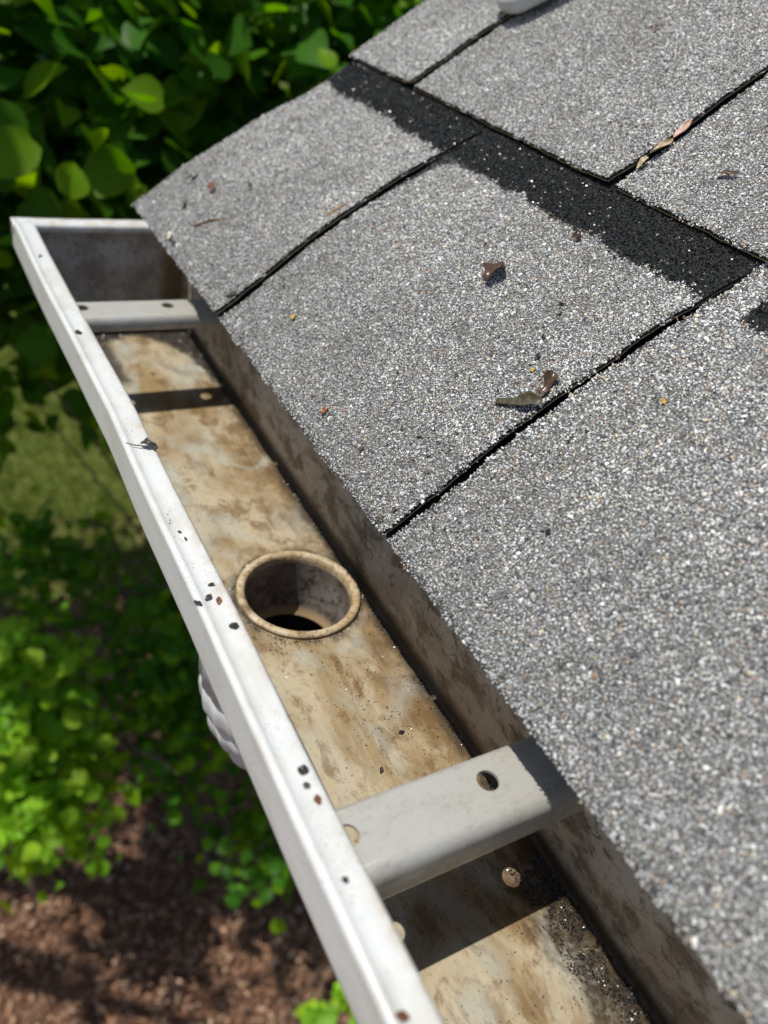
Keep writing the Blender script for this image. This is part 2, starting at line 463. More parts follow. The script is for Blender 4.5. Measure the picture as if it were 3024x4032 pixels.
shrub('broadleaf_shrub', (1.15, 1.55, GZ),
      [((.15, 1.42, .05), (.42, .30, .34)), ((.75, 1.45, .20), (.45, .32, .32)), ((.05, 1.38, -.36), (.30, .26, .24)), ((.62, 1.45, -.42), (.36, .3, .36)), ((.06, 1.62, -.80), (.22, .18, .12)),
       ((1.35, 1.7, .2), (.45, .35, .4)), ((-.25, 1.6, -.1), (.28, .25, .4))], 4300, .084, DARKG,
      'tall shrub with broad dark leaves behind the far gutter end cap', 11, tilt=.75, nst=6, trunk_r=.012, clump=.085, hollow=.3)
shrub('backing_shrub', (1.5, 3.2, GZ),
      [((-.2, 3.1, -.1), (.7, .4, .5)), ((.9, 3.1, -.1), (.8, .4, .7)), ((2.0, 3.2, 0), (.8, .4, .9)), ((3.2, 3.4, 0), (.9, .4, .9)), ((1.0, 3.2, .7), (1.2, .4, .4))], 3800, .10, DARKG,
      'deep green hedge shrub standing farthest back, seen through leaf gaps', 12, tilt=.7, clump=.16, hollow=.2, nst=10, trunk_r=.014)
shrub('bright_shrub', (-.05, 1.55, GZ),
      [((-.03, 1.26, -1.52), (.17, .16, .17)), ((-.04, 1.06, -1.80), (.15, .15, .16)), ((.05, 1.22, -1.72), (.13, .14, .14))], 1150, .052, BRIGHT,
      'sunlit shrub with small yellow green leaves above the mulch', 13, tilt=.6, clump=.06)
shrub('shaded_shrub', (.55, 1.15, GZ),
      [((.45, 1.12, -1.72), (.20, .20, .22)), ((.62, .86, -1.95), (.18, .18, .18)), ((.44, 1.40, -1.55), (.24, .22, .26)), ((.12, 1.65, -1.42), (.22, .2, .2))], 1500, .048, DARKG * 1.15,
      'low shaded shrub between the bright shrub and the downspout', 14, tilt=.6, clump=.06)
shrub('leafy_sprig', (.62, .42, GZ),
      [((.54, .25, -1.80), (.09, .09, .10)), ((.60, .16, -1.95), (.08, .08, .10))], 60, .050, BRIGHT,
      'small bright green sprig seen just outside the near gutter lip', 15, tilt=.35, clump=.035, nst=3, trunk_r=.008)
# unseen tree added to break the sunlight, crown placed to shade shrubs and mulch
shrub('unseen_shade_tree', (-2.6, 2.9, GZ),
      [((-2.2, 3.0, 1.9), (.7, .6, .45)), ((-1.0, 2.3, 2.0), (.5, .45, .36)), ((-.25, 2.45, 2.1), (.6, .5, .38)), ((-2.5, 3.0, 2.6), (.9, .9, .6)),
       ((.5, 2.7, 2.2), (.6, .5, .35)), ((-.85, 1.52, 1.9), (.26, .30, .22)), ((-.55, 1.9, 2.0), (.30, .28, .25)), ((.10, 2.0, 2.0), (.30, .26, .25)), ((-1.88, 1.58, 1.9), (.17, .12, .10)), ((-1.36, 1.36, 1.9), (.20, .13, .12))], 5400, .085, DARKG,
      'unseen tree added so its high boughs shade the shrubs beyond the gutter', 16, cat='tree', trunk_r=.11, tilt=.6, clump=.12, hollow=.2, nst=14)

# ================================================================== gutter
H = .123
lx_y = np.array([-2.0, -.35, -.25, -.1, 0, .1, .17, .26, .32, .41, .53])
lx_v = np.array([0, 0, -.0005, .0010, .0010, .0013, -.0005, -.0026, -.0043, -.0055, -.0062])
lipx = lambda y: np.interp(y, lx_y, lx_v)
YE, YN = .5079, -1.9
gut = empty('roof_gutter', (.08, .0, 0), 'open white metal rain gutter with tan stained trough under the shingle edge', 'gutter')
ys = np.unique(np.concatenate([np.linspace(YN, -.5, 12), np.linspace(-.5, YE - .001, 64)]))
def sweep(prof, ys, f=None):
    prof = np.asarray(prof); n, k = len(ys), len(prof)
    V = np.zeros((n, k, 3)); V[:, :, 0] = prof[None, :, 0]; V[:, :, 2] = prof[None, :, 1]; V[:, :, 1] = np.asarray(ys)[:, None]
    if f is not None: V[:, :, 0] += f(np.asarray(ys))[:, None]
    return V.reshape(-1, 3), grid_faces(n, k)
def arc(cx, cz, r, a0, a1, n):
    return [(cx + r * math.cos(R(a)), cz + r * math.sin(R(a))) for a in np.linspace(a0, a1, n)]
# rolled front lip: hem, top, ridge, outer face, step
prof = [(-.012, H - .011), (-.003, H - .0105)] + arc(-.0022, H - .0066, .0022, -70, 45, 5) + arc(-.0030, H - .0030, .0030, 50, 90, 4) \
     + [(-.006, H - .0002), (-.011, H - .0007), (-.0145, H - .0006), (-.0160, H + .0001)] + arc(-.0174, H - .0016, .0022, 75, 180, 7) + [(-.0196, H - .004), (-.0198, H - .010), (-.0202, H - .018), (-.0206, H - .0265)] \
     + arc(-.0186, H - .0280, .0020, 180, 285, 4) + [(-.010, H - .0285), (-.0095, H - .033)]
V, F = sweep(prof, ys, lipx)
# little dents and waves in the rolled metal
V[:, 2] += .0006 * value_noise(V[:, 1] * 14, V[:, 0] * 90, 2) + .0002 * value_noise(V[:, 1] * 60, V[:, 0] * 200, 12)
V[:, 0] += .0006 * value_noise(V[:, 1] * 7, V[:, 1] * 0, 15)
lip = part('front_lip', make_mesh('front_lip', V, F, [WHITE], smooth=True), gut); weighted(lip, .0009, 1)
# ogee front wall
fr = [(-.0095, H - .033)] + [(-.0095 - .0015 + .004 * math.sin(t * 3.1) + .056 * (t ** 2.2), H - .034 - (H - .034) * t) for t in np.linspace(0.02, 1, 14)]
V, F = sweep(fr, ys, lambda y: lipx(y) * .6)
part('front_wall', make_mesh('front_wall', V, F, [WHITE], smooth=True), gut)
fx0 = fr[-1][0]

def ring_patch(x0, x1, y0, y1, cx, cy, r, z, n=64):
    ang = sorted(set([2 * math.pi * i / n for i in range(n)] + [math.atan2(b - cy, a - cx) % (2 * math.pi) for a in (x0, x1) for b in (y0, y1)]))
    vi, vo = [], []
    for a in ang:
        c, s_ = math.cos(a), math.sin(a)
        t = min([q for q in (((x1 if c > 0 else x0) - cx) / c if abs(c) > 1e-9 else 9, ((y1 if s_ > 0 else y0) - cy) / s_ if abs(s_) > 1e-9 else 9)])
        vi.append((cx + r * c, cy + r * s_, z)); vo.append((cx + t * c, cy + t * s_, z))
    m = len(ang)
    return np.array(vi + vo), [[i, (i + 1) % m, m + (i + 1) % m, m + i][::-1] for i in range(m)]
OX, OR = .1046, .0455
def quad(x0, x1, y0, y1, z): return np.array([(x0, y0, z), (x1, y0, z), (x1, y1, z), (x0, y1, z)]), [[0, 1, 2, 3]]
def floor_grid(x0, x1, y0, y1):
    X, Y = np.meshgrid(np.linspace(x0, x1, 6), np.linspace(y0, y1, max(2, int((y1 - y0) / .03))), indexing='ij')
    V = np.stack([X, Y, 0 * X], -1).reshape(-1, 3)
    return V, [list(map(int, q)) for q in grid_faces(*X.shape)]
V, F = merge([floor_grid(fx0 - .002, .158, YN, -.055), floor_grid(fx0 - .002, .158, .055, YE), ring_patch(fx0 - .002, .158, -.055, .055, OX, 0, OR, 0)])
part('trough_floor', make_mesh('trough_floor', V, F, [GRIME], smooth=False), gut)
bw = arc(.156, .0042, .0042, -85, 0, 6) + [(.1602, .02), (.1600, .05), (.1603, .09), (.1600, .13), (.1602, .158), (.163, .160)]
V, F = sweep(bw, ys)
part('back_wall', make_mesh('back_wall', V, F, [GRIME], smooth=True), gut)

# outlet: ring, tube
def revolve(prof, n=72, c=(0, 0)):
    th = np.linspace(0, 2 * np.pi, n, endpoint=False); prof = np.asarray(prof)
    V = np.stack([c[0] + prof[None, :, 0] * np.cos(th)[:, None], c[1] + prof[None, :, 0] * np.sin(th)[:, None], np.repeat(prof[None, :, 1], n, 0)], -1)
    return V.reshape(-1, 3), grid_faces(n, len(prof), True)
ring_p = [(.0500, .0004), (.0508, .0014), (.0505, .0032), (.0490, .0042), (.0468, .0044), (.0448, .0036), (.0438, .0020), (.0434, -.002), (.0432, -.008)]
V, F = revolve(ring_p, 96, (OX, 0))
outlet = part('outlet_ring', make_mesh('outlet_ring', V, F, [RIM], smooth=True), gut)
V, F = revolve([(.0431, -.004), (.0428, -.02), (.0424, -.04), (.0420, -.052), (.0408, -.057), (.0385, -.0595), (.0378, -.0610)], 96, (OX, 0))
tube = bpy.data.objects.new('outlet_tube', make_mesh('outlet_tube', V, F, [TUBE], smooth=True)); C.objects.link(tube); tube.parent = gut
tube.location = -gut.location
V, F = revolve([(.0440, -.001), (.0440, -.063)], 64, (OX, 0))
part('outlet_sleeve', make_mesh('outlet_sleeve', V, F, [WHITE], smooth=True), gut)

# end cap: upright plate with a rolled top ledge
cap = [(fx0 - .002, 0), (.160, 0), (.160, .150), (.150, .150), (.140, H), (-.006, H), (-.024, H), (-.025, H - .028), (-.012, H - .033), (.004, .05)]
capv = [(x, YE, z) for x, z in cap]; k = len(cap)
capv += [(x, YE + .0012, z) for x, z in cap]
capf = [list(range(k))] + [list(range(2 * k - 1, k - 1, -1))] + [[i, (i + 1) % k, k + (i + 1) % k, k + i][::-1] for i in range(k)]
ec = part('end_cap', make_mesh('end_cap', capv, capf, [CAPM]), gut)
lp = [(YE + .0030, H - .016), (YE + .0034, H - .002), (YE + .0022, H + .0012), (YE - .003, H + .0016), (YE - .012, H + .0002), (YE - .0145, H - .0012), (YE - .0150, H - .004), (YE - .0135, H - .0085), (YE - .0015, H - .0125)]
xs = np.linspace(-.028, .150, 24); lp = np.array(lp)
V = np.stack([np.repeat(xs[:, None], len(lp), 1), np.repeat(lp[None, :, 0], len(xs), 0), np.repeat(lp[None, :, 1], len(xs), 0)], -1)
V[:, :, 2] += (.0003 * value_noise(xs * 60, xs * 0, 5))[:, None]
led = bpy.data.objects.new('cap_ledge', make_mesh('cap_ledge', V.reshape(-1, 3), grid_faces(len(xs), len(lp)), [WHITE], smooth=True)); C.objects.link(led)
led.parent = ec

# hangers
def hanger(yf, w, zt=.1, dx=0.0, label=None, fd=.0218):
    """strap with rolled long edges, two punched holes; yf is the far edge, w the flat width"""
    root = gut
    hy = yf - w * .50
    x0, x1 = -.012, .1585
    holes = [(.0082 + dx, .0062), (.0910 + dx, .0062)]
    ya, yb = yf - .004, yf - w
    segs = []
    xs_ = [x0, .030, .075, .107, x1]
    segs.append(ring_patch(xs_[0], xs_[1], yb, ya, holes[0][0], hy, holes[0][1], zt, 40))
    segs.append(quad(xs_[1], xs_[2], yb, ya, zt))
    segs.append(ring_patch(xs_[2], xs_[3], yb, ya, holes[1][0], hy, holes[1][1], zt, 40))
    segs.append(quad(xs_[3], xs_[4], yb, ya, zt))
    # rolled edges and flanges
    near = [(yb, zt)] + [(yb - .0085 * math.sin(R(a)), zt - .0085 * (1 - math.cos(R(a)))) for a in (15, 30, 45, 60, 75, 88)] + [(yb - .0095, zt - fd), (yb - .0082, zt - fd - .001)]
    far = [(ya, zt)] + [(ya + .0042 * math.sin(R(a)), zt - .0042 * (1 - math.cos(R(a)))) for a in (20, 40, 60, 80)] + [(ya + .0044, zt - .0170)]
    for q, rev in ((near, 0), (far, 1)):
        xx = np.array([x0, .030, .075, .107, x1]); q = np.array(q)
        V = np.stack([np.repeat(xx[:, None], len(q), 1), np.repeat(q[None, :, 0], len(xx), 0), np.repeat(q[None, :, 1], len(xx), 0)], -1).reshape(-1, 3)
        f = grid_faces(len(xx), len(q))
        if not rev: f = f[:, ::-1]
        segs.append((V, [list(map(int, a)) for a in f]))
    for hx, hr in holes:
        c = [(hx + hr * math.cos(t), hy + hr * math.sin(t)) for t in np.linspace(0, 2 * math.pi, 40, endpoint=False)]
        segs.append((np.array([(a, b, zt - 1e-4) for a, b in c] + [(a, b, zt - .0018) for a, b in c]), [[i, (i + 1) % 40, 40 + (i + 1) % 40, 40 + i] for i in range(40)]))
    # tab that turns up the back wall under the shingles, and the hook under the lip
    segs.append((np.array([(x1, yb, zt), (x1, ya, zt), (x1, ya, zt + .035), (x1, yb, zt + .035)]), [[0, 1, 2, 3]]))
    segs.append((np.array([(x0, yb, zt), (x0, ya, zt), (x0 - .003, ya, zt + .008), (x0 - .003, yb, zt + .008)]), [[3, 2, 1, 0]]))
    V, F = merge(segs)
    import bmesh
    bm = bmesh.new(); me = make_mesh('hanger', V, F, [ZINC]); bm.from_mesh(me)
    bmesh.ops.remove_doubles(bm, verts=bm.verts, dist=2e-5); bm.to_mesh(me); bm.free()
    for p_ in me.polygons: p_.use_smooth = abs(p_.normal.z) < .995
    o = part('hanger', me, root, label)
    # screw through the back wall
    V, F = revolve([(0, 0), (.0035, .0), (.0048, .0012), (.0048, .0022), (.0030, .0030), (.0001, .0032)], 6)
    V = np.stack([.1570 - V[:, 2], V[:, 0] + (ya + yb) / 2, V[:, 1] + zt + .018], -1)
    s_ = bpy.data.objects.new('screw', make_mesh('screw', V, F, [ZINC])); C.objects.link(s_); s_.parent = o
    return o
hanger(.3495, .031, .1, 0, 'far hanger strap, its edge partly in shade', .0135)
hanger(-.2356, .032, .1, 0, 'near hanger strap with two punched holes')
hanger(-.845, .032, .1, 0, 'hanger strap beyond the near picture edge')

# ------------------------------------------------------------------ silt and grit in the trough
OCT = np.array([[1, 0, 0], [-1, 0, 0], [0, 1, 0], [0, -1, 0], [0, 0, 1], [0, 0, -1.]])
OF = np.array([[0, 2, 4], [2, 1, 4], [1, 3, 4], [3, 0, 4], [2, 0, 5], [1, 2, 5], [3, 1, 5], [0, 3, 5]])
def stones(P, size, col, rg, flat=(.9, .7, .55), normals=None):
    n = len(P)
    v = OCT[None] * rg.uniform(.65, 1.35, (n, 6, 1)) + rg.normal(0, .16, (n, 6, 3))
    sc = rg.uniform(.8, 1.2, (n, 3)) * np.array(flat)
    v = v * sc[:, None] * size[:, None, None]
    nn = normals if normals is not None else np.repeat(np.array([[0, 0, 1.]]), n, 0)
    v = rotate(v, rg, normals=nn + rg.normal(0, .42, (n, 3))) + P[:, None]
    F = (OF[None] + (np.arange(n) * 6)[:, None, None]).reshape(-1, 3)
    return v.reshape(-1, 3), F, np.repeat(col, 6, 0)
def silt():
    rg = np.random.default_rng(31)
    P, S, K = [], [], []
    wet = np.array([[.02, .017, .015], [.035, .025, .018], [.05, .04, .03], [.012, .012, .014]])
    def add(x, y, s_, cols, keep=None):
        q = np.stack([x, y, s_ * .35], -1)
        P.append(q); S.append(s_); K.append(cols[rg.integers(0, len(cols), len(x))] * rg.uniform(.7, 1.4, (len(x), 1)))
    # wet bed along the wall at the near end
    n = 11000; y = rg.uniform(-.60, -.262, n); edge = .128 + .012 * value_noise(y * 40, y * 0, 4) + np.clip((-.285 - y) * .12, 0, .03)
    x = edge + (.159 - edge) * rg.uniform(0, 1, n) ** .8
    k = value_noise(x * 150, y * 110, 9) > -.25
    add(x[k], y[k], rg.uniform(.0004, .00105, k.sum()), wet)
    # thinner scatter out on the floor
    n = 3400; x = rg.beta(2.4, 1.3, n) * .112 + .046; y = rg.uniform(-.62, -.07, n); k = (value_noise(x * 60, y * 40, 6) + value_noise(x * 140, y * 140, 16) > rg.uniform(-.6, 1.2, n)) & (x < .158)
    add(x[k], y[k], rg.uniform(.0003, .00085, k.sum()), wet * 1.6)
    # bed at the far end, curving round
    n = 9000; x = rg.uniform(.045, .159, n); y = rg.uniform(.335, .503, n)
    e = ((x - .085) / .068) ** 2 + ((y - .33) / .14) ** 2 + .12 * value_noise(x * 90, y * 90, 2); k = e > 1.0
    add(x[k], y[k], rg.uniform(.0005, .0012, k.sum()), wet * 1.2)
    # grit in the corner all along, and round the outlet
    n = 2600; y = rg.uniform(-.28, .36, n); x = .1585 - np.abs(rg.normal(0, .0035, n)); k = (value_noise(y * 30, y * 0, 7) > -.5) & (np.hypot(x - OX, y) > .052)
    add(x[k], y[k], rg.uniform(.0003, .0009, k.sum()), wet * 1.3)
    n = 500; a = rg.uniform(0, 6.283, n); r_ = .0515 + np.abs(rg.normal(0, .0016, n)); x = OX + r_ * np.cos(a); y = r_ * np.sin(a); k = (x < .158)
    add(x[k], y[k], rg.uniform(.0003, .0008, k.sum()), wet)
    n = 700; x = rg.uniform(.05, .155, n); y = rg.uniform(.06, .32, n); k = value_noise(x * 50, y * 30, 21) > rg.uniform(-.1, 1.1, n)
    add(x[k], y[k], rg.uniform(.0003, .0008, k.sum()), wet * 1.5)
    P, S, K = np.concatenate(P), np.concatenate(S), np.concatenate(K)
    V, F, col = stones(P, S, K, rg)
    me = make_mesh('silt', V, F, [WETG], col=col); o = bpy.data.objects.new('silt', me); C.objects.link(o)
    tag(o, 'wet dark roof grit lying along the corners of the gutter floor', 'grit', kind='stuff')
silt()
def beads():
    """water beads on the wet grit, tiny domes that glint"""
    rg = np.random.default_rng(5); Q = []
    for cx, cy, sx, sy, n in ((.100, .455, .03, .012, 130), (.135, .42, .014, .03, 130), (.150, .36, .005, .03, 70), (.145, -.31, .010, .025, 160), (.152, -.36, .006, .04, 130), (.07, -.048, .012, .006, 22), (.052, -.02, .003, .012, 8),
                              (.12, -.15, .03, .08, 26)):
        Q.append(np.stack([np.clip(rg.normal(cx, sx, n), .045, .1585), rg.normal(cy, sy, n)], -1))
    Q = np.concatenate(Q); Q = Q[(Q[:, 1] < .503)]
    r_ = np.hypot(Q[:, 0] - OX, Q[:, 1]); Q = Q[r_ > .0515]
    sph = []
    for el in (0, 40, 70):
        for k in range(8): sph.append((math.cos(R(el)) * math.cos(k * math.pi / 4), math.cos(R(el)) * math.sin(k * math.pi / 4), math.sin(R(el)) * .8))
    sph.append((0, 0, .8)); sph = np.array(sph)
    fc = []
    for i in range(2):
        for k in range(8): fc.append([i * 8 + k, i * 8 + (k + 1) % 8, (i + 1) * 8 + (k + 1) % 8, (i + 1) * 8 + k])
    fc = np.array(fc + [[16 + k, 16 + (k + 1) % 8, 24, 24] for k in range(8)])
    n = len(Q); s_ = rg.uniform(.0005, .0013, n)
    V = sph[None] * s_[:, None, None]; V[:, :, :2] += Q[:, None]; V[:, :, 2] += .0006
    faces = []
    for i in range(n):
        for q in fc:
            q = [int(a) + 25 * i for a in q]
            faces.append(q[:3] if q[2] == q[3] else q)
    m = Mat('water_bead'); m.base((.95, .97, 1)).rough(.12); m.p.inputs['Transmission Weight'].default_value = 1.0; m.p.inputs['IOR'].default_value = 1.33
    me = make_mesh('water_beads', V.reshape(-1, 3), faces, [m.m], smooth=True); o = bpy.data.objects.new('water_beads', me); C.objects.link(o)
    tag(o, 'tiny clear water beads glinting on the gutter floor', 'water beads', kind='stuff')
beads()

# ================================================================== downspout elbow below the outlet
def elbow():
    ds = empty('downspout', (.095, 0, -.3), 'white round crimped downspout elbow hanging below the gutter outlet', 'downspout')
    path = [(.093, 0, -.012), (.093, 0, -.05), (.093, 0, -.085)]
    cx, r, z0 = .093, .125, -.085
    ang = np.linspace(0, 72, 97)[1:]
    path += [(cx + r * (1 - math.cos(R(a))), 0, z0 - r * math.sin(R(a))) for a in ang]
    end = np.array(path[-1]); d = np.array([math.sin(R(72)), 0, -math.cos(R(72))])
    path = np.array(path + [tuple(end + d * t) for t in (.02, .25, .5)])
    s_ = np.concatenate([[0], np.cumsum(np.linalg.norm(np.diff(path, axis=0), axis=1))])
    n, ns = len(path), 96; V = []
    th = np.linspace(0, 2 * np.pi, ns, endpoint=False)
    for i in range(n):
        T = path[min(i + 1, n - 1)] - path[max(i - 1, 0)]; T /= np.linalg.norm(T)
        b = np.array([0, 1., 0]); a = np.cross(b, T)
        bend = 3 <= i < 3 + len(ang)
        u = (i - 3) / len(ang)
        crimp = .0052 * (1 - abs(math.sin(u * math.pi * 6))) ** 1.6 if bend else 0
        rad = .0640 + .0010 * np.cos(th * 20) - crimp * (1 - .3 * np.cos(th))
        V.append(path[i] + rad[:, None] * (np.cos(th)[:, None] * a + np.sin(th)[:, None] * b))
    V = np.array(V).reshape(-1, 3)
    F = []
    for i in range(n - 1):
        for j in range(ns): F.append([i * ns + j, i * ns + (j + 1) % ns, (i + 1) * ns + (j + 1) % ns, (i + 1) * ns + j])
    body = part('elbow', make_mesh('elbow', V, np.array(F), [PIPEW, DARKIN], smooth=True), ds); weighted(body, .001, -1)
    body.modifiers['solid'].material_offset = 1
    V, F = revolve([(.0665, -.020), (.0672, -.014), (.0665, -.008), (.0600, -.006)], 72, (.093, 0))
    part('collar', make_mesh('collar', V, F, [PIPEW], smooth=True), ds)
elbow()

# ================================================================== roof
TH = 0.63102; XE, ZE = .09632, .14755
cs, sn = math.cos(TH), math.sin(TH)
def rp(s_, y, n): return np.stack([XE + s_ * cs - n * sn, y + 0 * s_, ZE + s_ * sn + n * cs], -1)
roof = empty('shingled_roof', (.30, 0, .2), 'grey asphalt shingle roof slope with black bands above the gutter', 'roof')
T = .305
E1 = .2915
def hump(s_):
    return .0080 * np.sin(np.pi * np.clip(s_ / .275, 0, 1)) ** 1.25
def hfun(s_, y, course, tab):
    h = (hump(s_) if course == 1 else 0) + .0007 * value_noise(s_ * 9, y * 8, 3 + course) + .0004 * value_noise(s_ * 30, y * 30, 5 + tab)
    return h
GR = np.array([[.52, .525, .525], [.40, .40, .40], [.25, .25, .25], [.065, .065, .07], [.60, .60, .59], [.80, .80, .78], [.42, .34, .25], [.32, .26, .23], [.58, .48, .36], [.36, .22, .14]])
GP = np.array([.26, .22, .12, .07, .13, .075, .065, .055, .03, .012])
BK = np.array([[.006, .007, .009], [.010, .011, .013], [.018, .019, .022], [.07, .07, .08], [.45, .45, .44]])
BP = np.array([.46, .34, .178, .017, .005])
def rake(s_):
    return np.interp(s_, [0, .063, .119, .175, .226, .28, .30, .6], [.491, .486, .473, .467, .459, .465, .47, .48])
def tab(course, idx, s0, s1, yn, yf, off, dark_from=None, label=None, rake_side=False, gap=.0065, gran=True, band2=None):
    """one shingle tab; yn/yf near and far edge, off its height above the roof plane"""
    rg = np.random.default_rng(100 + course * 10 + idx)
    thick = .0036
    nsn, nyn = 60, max(12, int((yf - yn) / .006))
    S, U = np.meshgrid(np.linspace(0, 1, nsn), np.linspace(0, 1, nyn), indexing='ij')
    jag = lambda t, sd: .0007 * value_noise(t * 260, t * 0, sd) + .0010 * value_noise(t * 60, t * 0, sd + 1)
    def edges(s_):
        ln = s_ - s0
        g = gap * np.clip((.283 - ln) / .018, 0, 1) ** .5 * (1 - .45 * np.clip(ln / .28, 0, 1)) * .5
        a = yn + g + jag(s_, idx * 3 + course); b = (yf - g + jag(s_, idx * 3 + course + 40))
        if rake_side: b = rake(s_) + (0.0 if course == 1 else yf - .47) + jag(s_, 9)
        return a, b
    def curl(s_, y, a, b):
        """the cut edge that faces the camera lifts a little, so do the lower corners"""
        ln = s_ - s0
        c = (.0042 if idx == 0 else .0030) * np.exp(-np.abs(y - a) / .022) * np.clip((.285 - ln) / .06, 0, 1)
        c += .0010 * np.exp(-ln / .02)
        
        return c
    s_ = s0 + (s1 - s0) * S; a, b = edges(s_)
    s_ = s_ + np.where(S == 0, 1, 0) * (.0006 * value_noise(U * 300 * (yf - yn), U * 0, 12 + idx) + .0009 * value_noise(U * 60 * (yf - yn), U * 0, 22 + idx))
    y = a + (b - a) * U
    top = off + hfun(s_, y, course, idx) + curl(s_, y, a, b)
    Vt = rp(s_, y, top).reshape(-1, 3); Vm = rp(s_, y, top - thick * .68).reshape(-1, 3); Vb = rp(s_, y, top - thick).reshape(-1, 3)
    N = nsn * nyn; q = grid_faces(nsn, nyn)
    loop = [i * nyn for i in range(nsn)] + [(nsn - 1) * nyn + j for j in range(1, nyn)] + [i * nyn + nyn - 1 for i in range(nsn - 2, -1, -1)] + [j for j in range(nyn - 2, 0, -1)]
    L = np.array(loop); L2 = np.roll(L, -1)
    s1f = np.stack([L, L2, L2 + N, L + N], -1); s2f = np.stack([L + N, L2 + N, L2 + 2 * N, L + 2 * N], -1)
    F = np.concatenate([q, s1f[:, ::-1], s2f[:, ::-1], q[:, ::-1] + 2 * N])
    fm = np.concatenate([np.zeros(len(q)), np.ones(len(s1f)), np.full(len(s2f), 2), np.ones(len(q))])
    tc = np.full(s_.shape, .15)
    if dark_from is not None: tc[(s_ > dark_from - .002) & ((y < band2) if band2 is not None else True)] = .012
    tc[(S == 0) | (S == 1) | (U == 0) | (U == 1)] = .03
    tc = np.tile(np.repeat(tc.reshape(-1, 1), 3, 1), (3, 1))
    o = part('shingle', make_mesh('shingle', np.concatenate([Vt, Vm, Vb]), F, [ASPH, BITUMEN, FIBRE], fmat=fm, col=tc), roof, label)
    if not gran: return o
    # the stones pressed into the surface, where the picture can resolve them
    pitch = .00126
    send = min(s1, s0 + .312)
    gs = np.arange(s0 - .0014, send, pitch); gy = np.arange(yn - .02, yf + .03, pitch * 1.08)
    Sg, Yg = np.meshgrid(gs, gy, indexing='ij'); Sg = Sg.ravel() + rg.uniform(-.5, .5, Sg.size) * pitch * 1.3; Yg = Yg.ravel() + rg.uniform(-.5, .5, Yg.size) * pitch * 1.3
    a, b = edges(Sg)
    over = np.maximum(0, a - Yg) + np.maximum(0, Yg - b) + np.maximum(0, s0 - Sg)
    k = (over < .0004 + .0012 * (value_noise(Yg * 130, Sg * 130, 51) > .15)) & (Sg > s0 - .0012 + .0009 * value_noise(Yg * 60, Yg * 0, 22 + idx)) & (Yg > -.56 + Sg * 1.0)
    Sg, Yg, a, b, over = Sg[k], Yg[k], a[k], b[k], over[k]
    n = len(Sg)
    if n == 0: return o
    size = rg.lognormal(math.log(.00080), .30, n).clip(.00045, .0022)
    ci = rg.choice(len(GR), n, p=GP / GP.sum()); col = GR[ci].copy()
    col *= rg.uniform(.95, 1.38, (n, 1))
    col *= (1 + .09 * value_noise(Sg * 14, Yg * 22, 26) + .09 * value_noise(Sg * 35, Yg * 45, 6) + .08 * value_noise(Sg * 120, Yg * 120, 7))[:, None] * np.array([1, 1, 1])
    soil = np.clip(value_noise(Sg * 9, Yg * 30, 33) * .6 + value_noise(Sg * 50, Yg * 60, 34) * .4, 0, 1)[:, None]; col = col * (1 - soil * np.array([.15, .17, .20]))
    if course == 1: col *= np.interp(Sg, [0, .05, .13, .25], [.80, .86, .97, 1.04])[:, None]   # soil washed down to the eave
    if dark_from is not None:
        lim = dark_from - (.10 * np.exp(-np.maximum(0, b - Yg) / .0055) if idx in (1, 2) else 0) + .0045 * value_noise(Yg * 55, Yg * 0, 17) + .0035 * value_noise(Yg * 240, Sg * 200, 18) + rg.normal(0, .0016, n)  # stones darkened along the slot: painted shadow of the lifted tab
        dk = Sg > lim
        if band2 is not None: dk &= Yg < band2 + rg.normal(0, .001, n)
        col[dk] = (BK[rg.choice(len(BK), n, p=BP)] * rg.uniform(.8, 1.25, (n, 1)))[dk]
    hh = off + hfun(Sg, Yg, course, idx) + curl(Sg, Yg, a, b) + size * .22 - over * 1.2
    P = rp(Sg, Yg, hh)
    nn = np.repeat(np.array([[-sn, 0, cs]]), n, 0)
    V, F, c3 = stones(P, size, col, rg, normals=nn)
    shiny = (rg.uniform(0, 1, n) < np.where(c3.reshape(-1, 6, 3)[:, 0, 0] < .03, .22, 0)).astype(int)
    g = bpy.data.objects.new('granules', make_mesh('granules', V, F, [GRAN, WETG], fmat=np.repeat(shiny, 8), col=c3)); C.objects.link(g); g.parent = o; g['kind'] = 'stuff'
    return o
yc1 = .2020; Y2 = -.1080
D1 = .2465
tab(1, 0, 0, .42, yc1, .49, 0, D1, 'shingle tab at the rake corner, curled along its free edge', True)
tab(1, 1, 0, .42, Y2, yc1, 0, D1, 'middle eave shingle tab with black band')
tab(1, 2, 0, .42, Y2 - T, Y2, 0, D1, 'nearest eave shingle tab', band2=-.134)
tab(1, 3, 0, .42, Y2 - 2 * T, Y2 - T, 0, D1, gran=False)
tab(1, 4, 0, .42, Y2 - 3 * T, Y2 - 2 * T, 0, D1, gran=False)
tab(1, 5, 0, .42, Y2 - 4.6 * T, Y2 - 3 * T, 0, D1, gran=False)
y2a = .3325; y2b = .0335; O2 = .0046
tab(2, 0, E1, .72, y2a, .476, O2, None, 'half shingle tab on the rake above the corner', True)
tab(2, 1, E1, .72, y2b, y2a, O2, None, 'shingle tab under the pale plastic nozzle', gap=.007)
tab(2, 2, E1, .72, y2b - T, y2b, O2, None, 'shingle tab beside the slot holding the dry petals', gap=.007)
for i in range(3, 6): tab(2, i, E1, .72, y2b - (i - 1) * T, y2b - (i - 2) * T, O2, None, gran=False, gap=.007)
for c_ in range(3, 8):
    yy = .48
    y = yc1 if c_ % 2 else y2a
    edgesy = [.478] + [y - k * T for k in range(0, 6)]
    for k in range(len(edgesy) - 1): tab(c_, k, E1 * (c_ - 1), E1 * (c_ - 1) + .42, edgesy[k + 1], edgesy[k], O2 * (c_ - 1), None, gran=False)
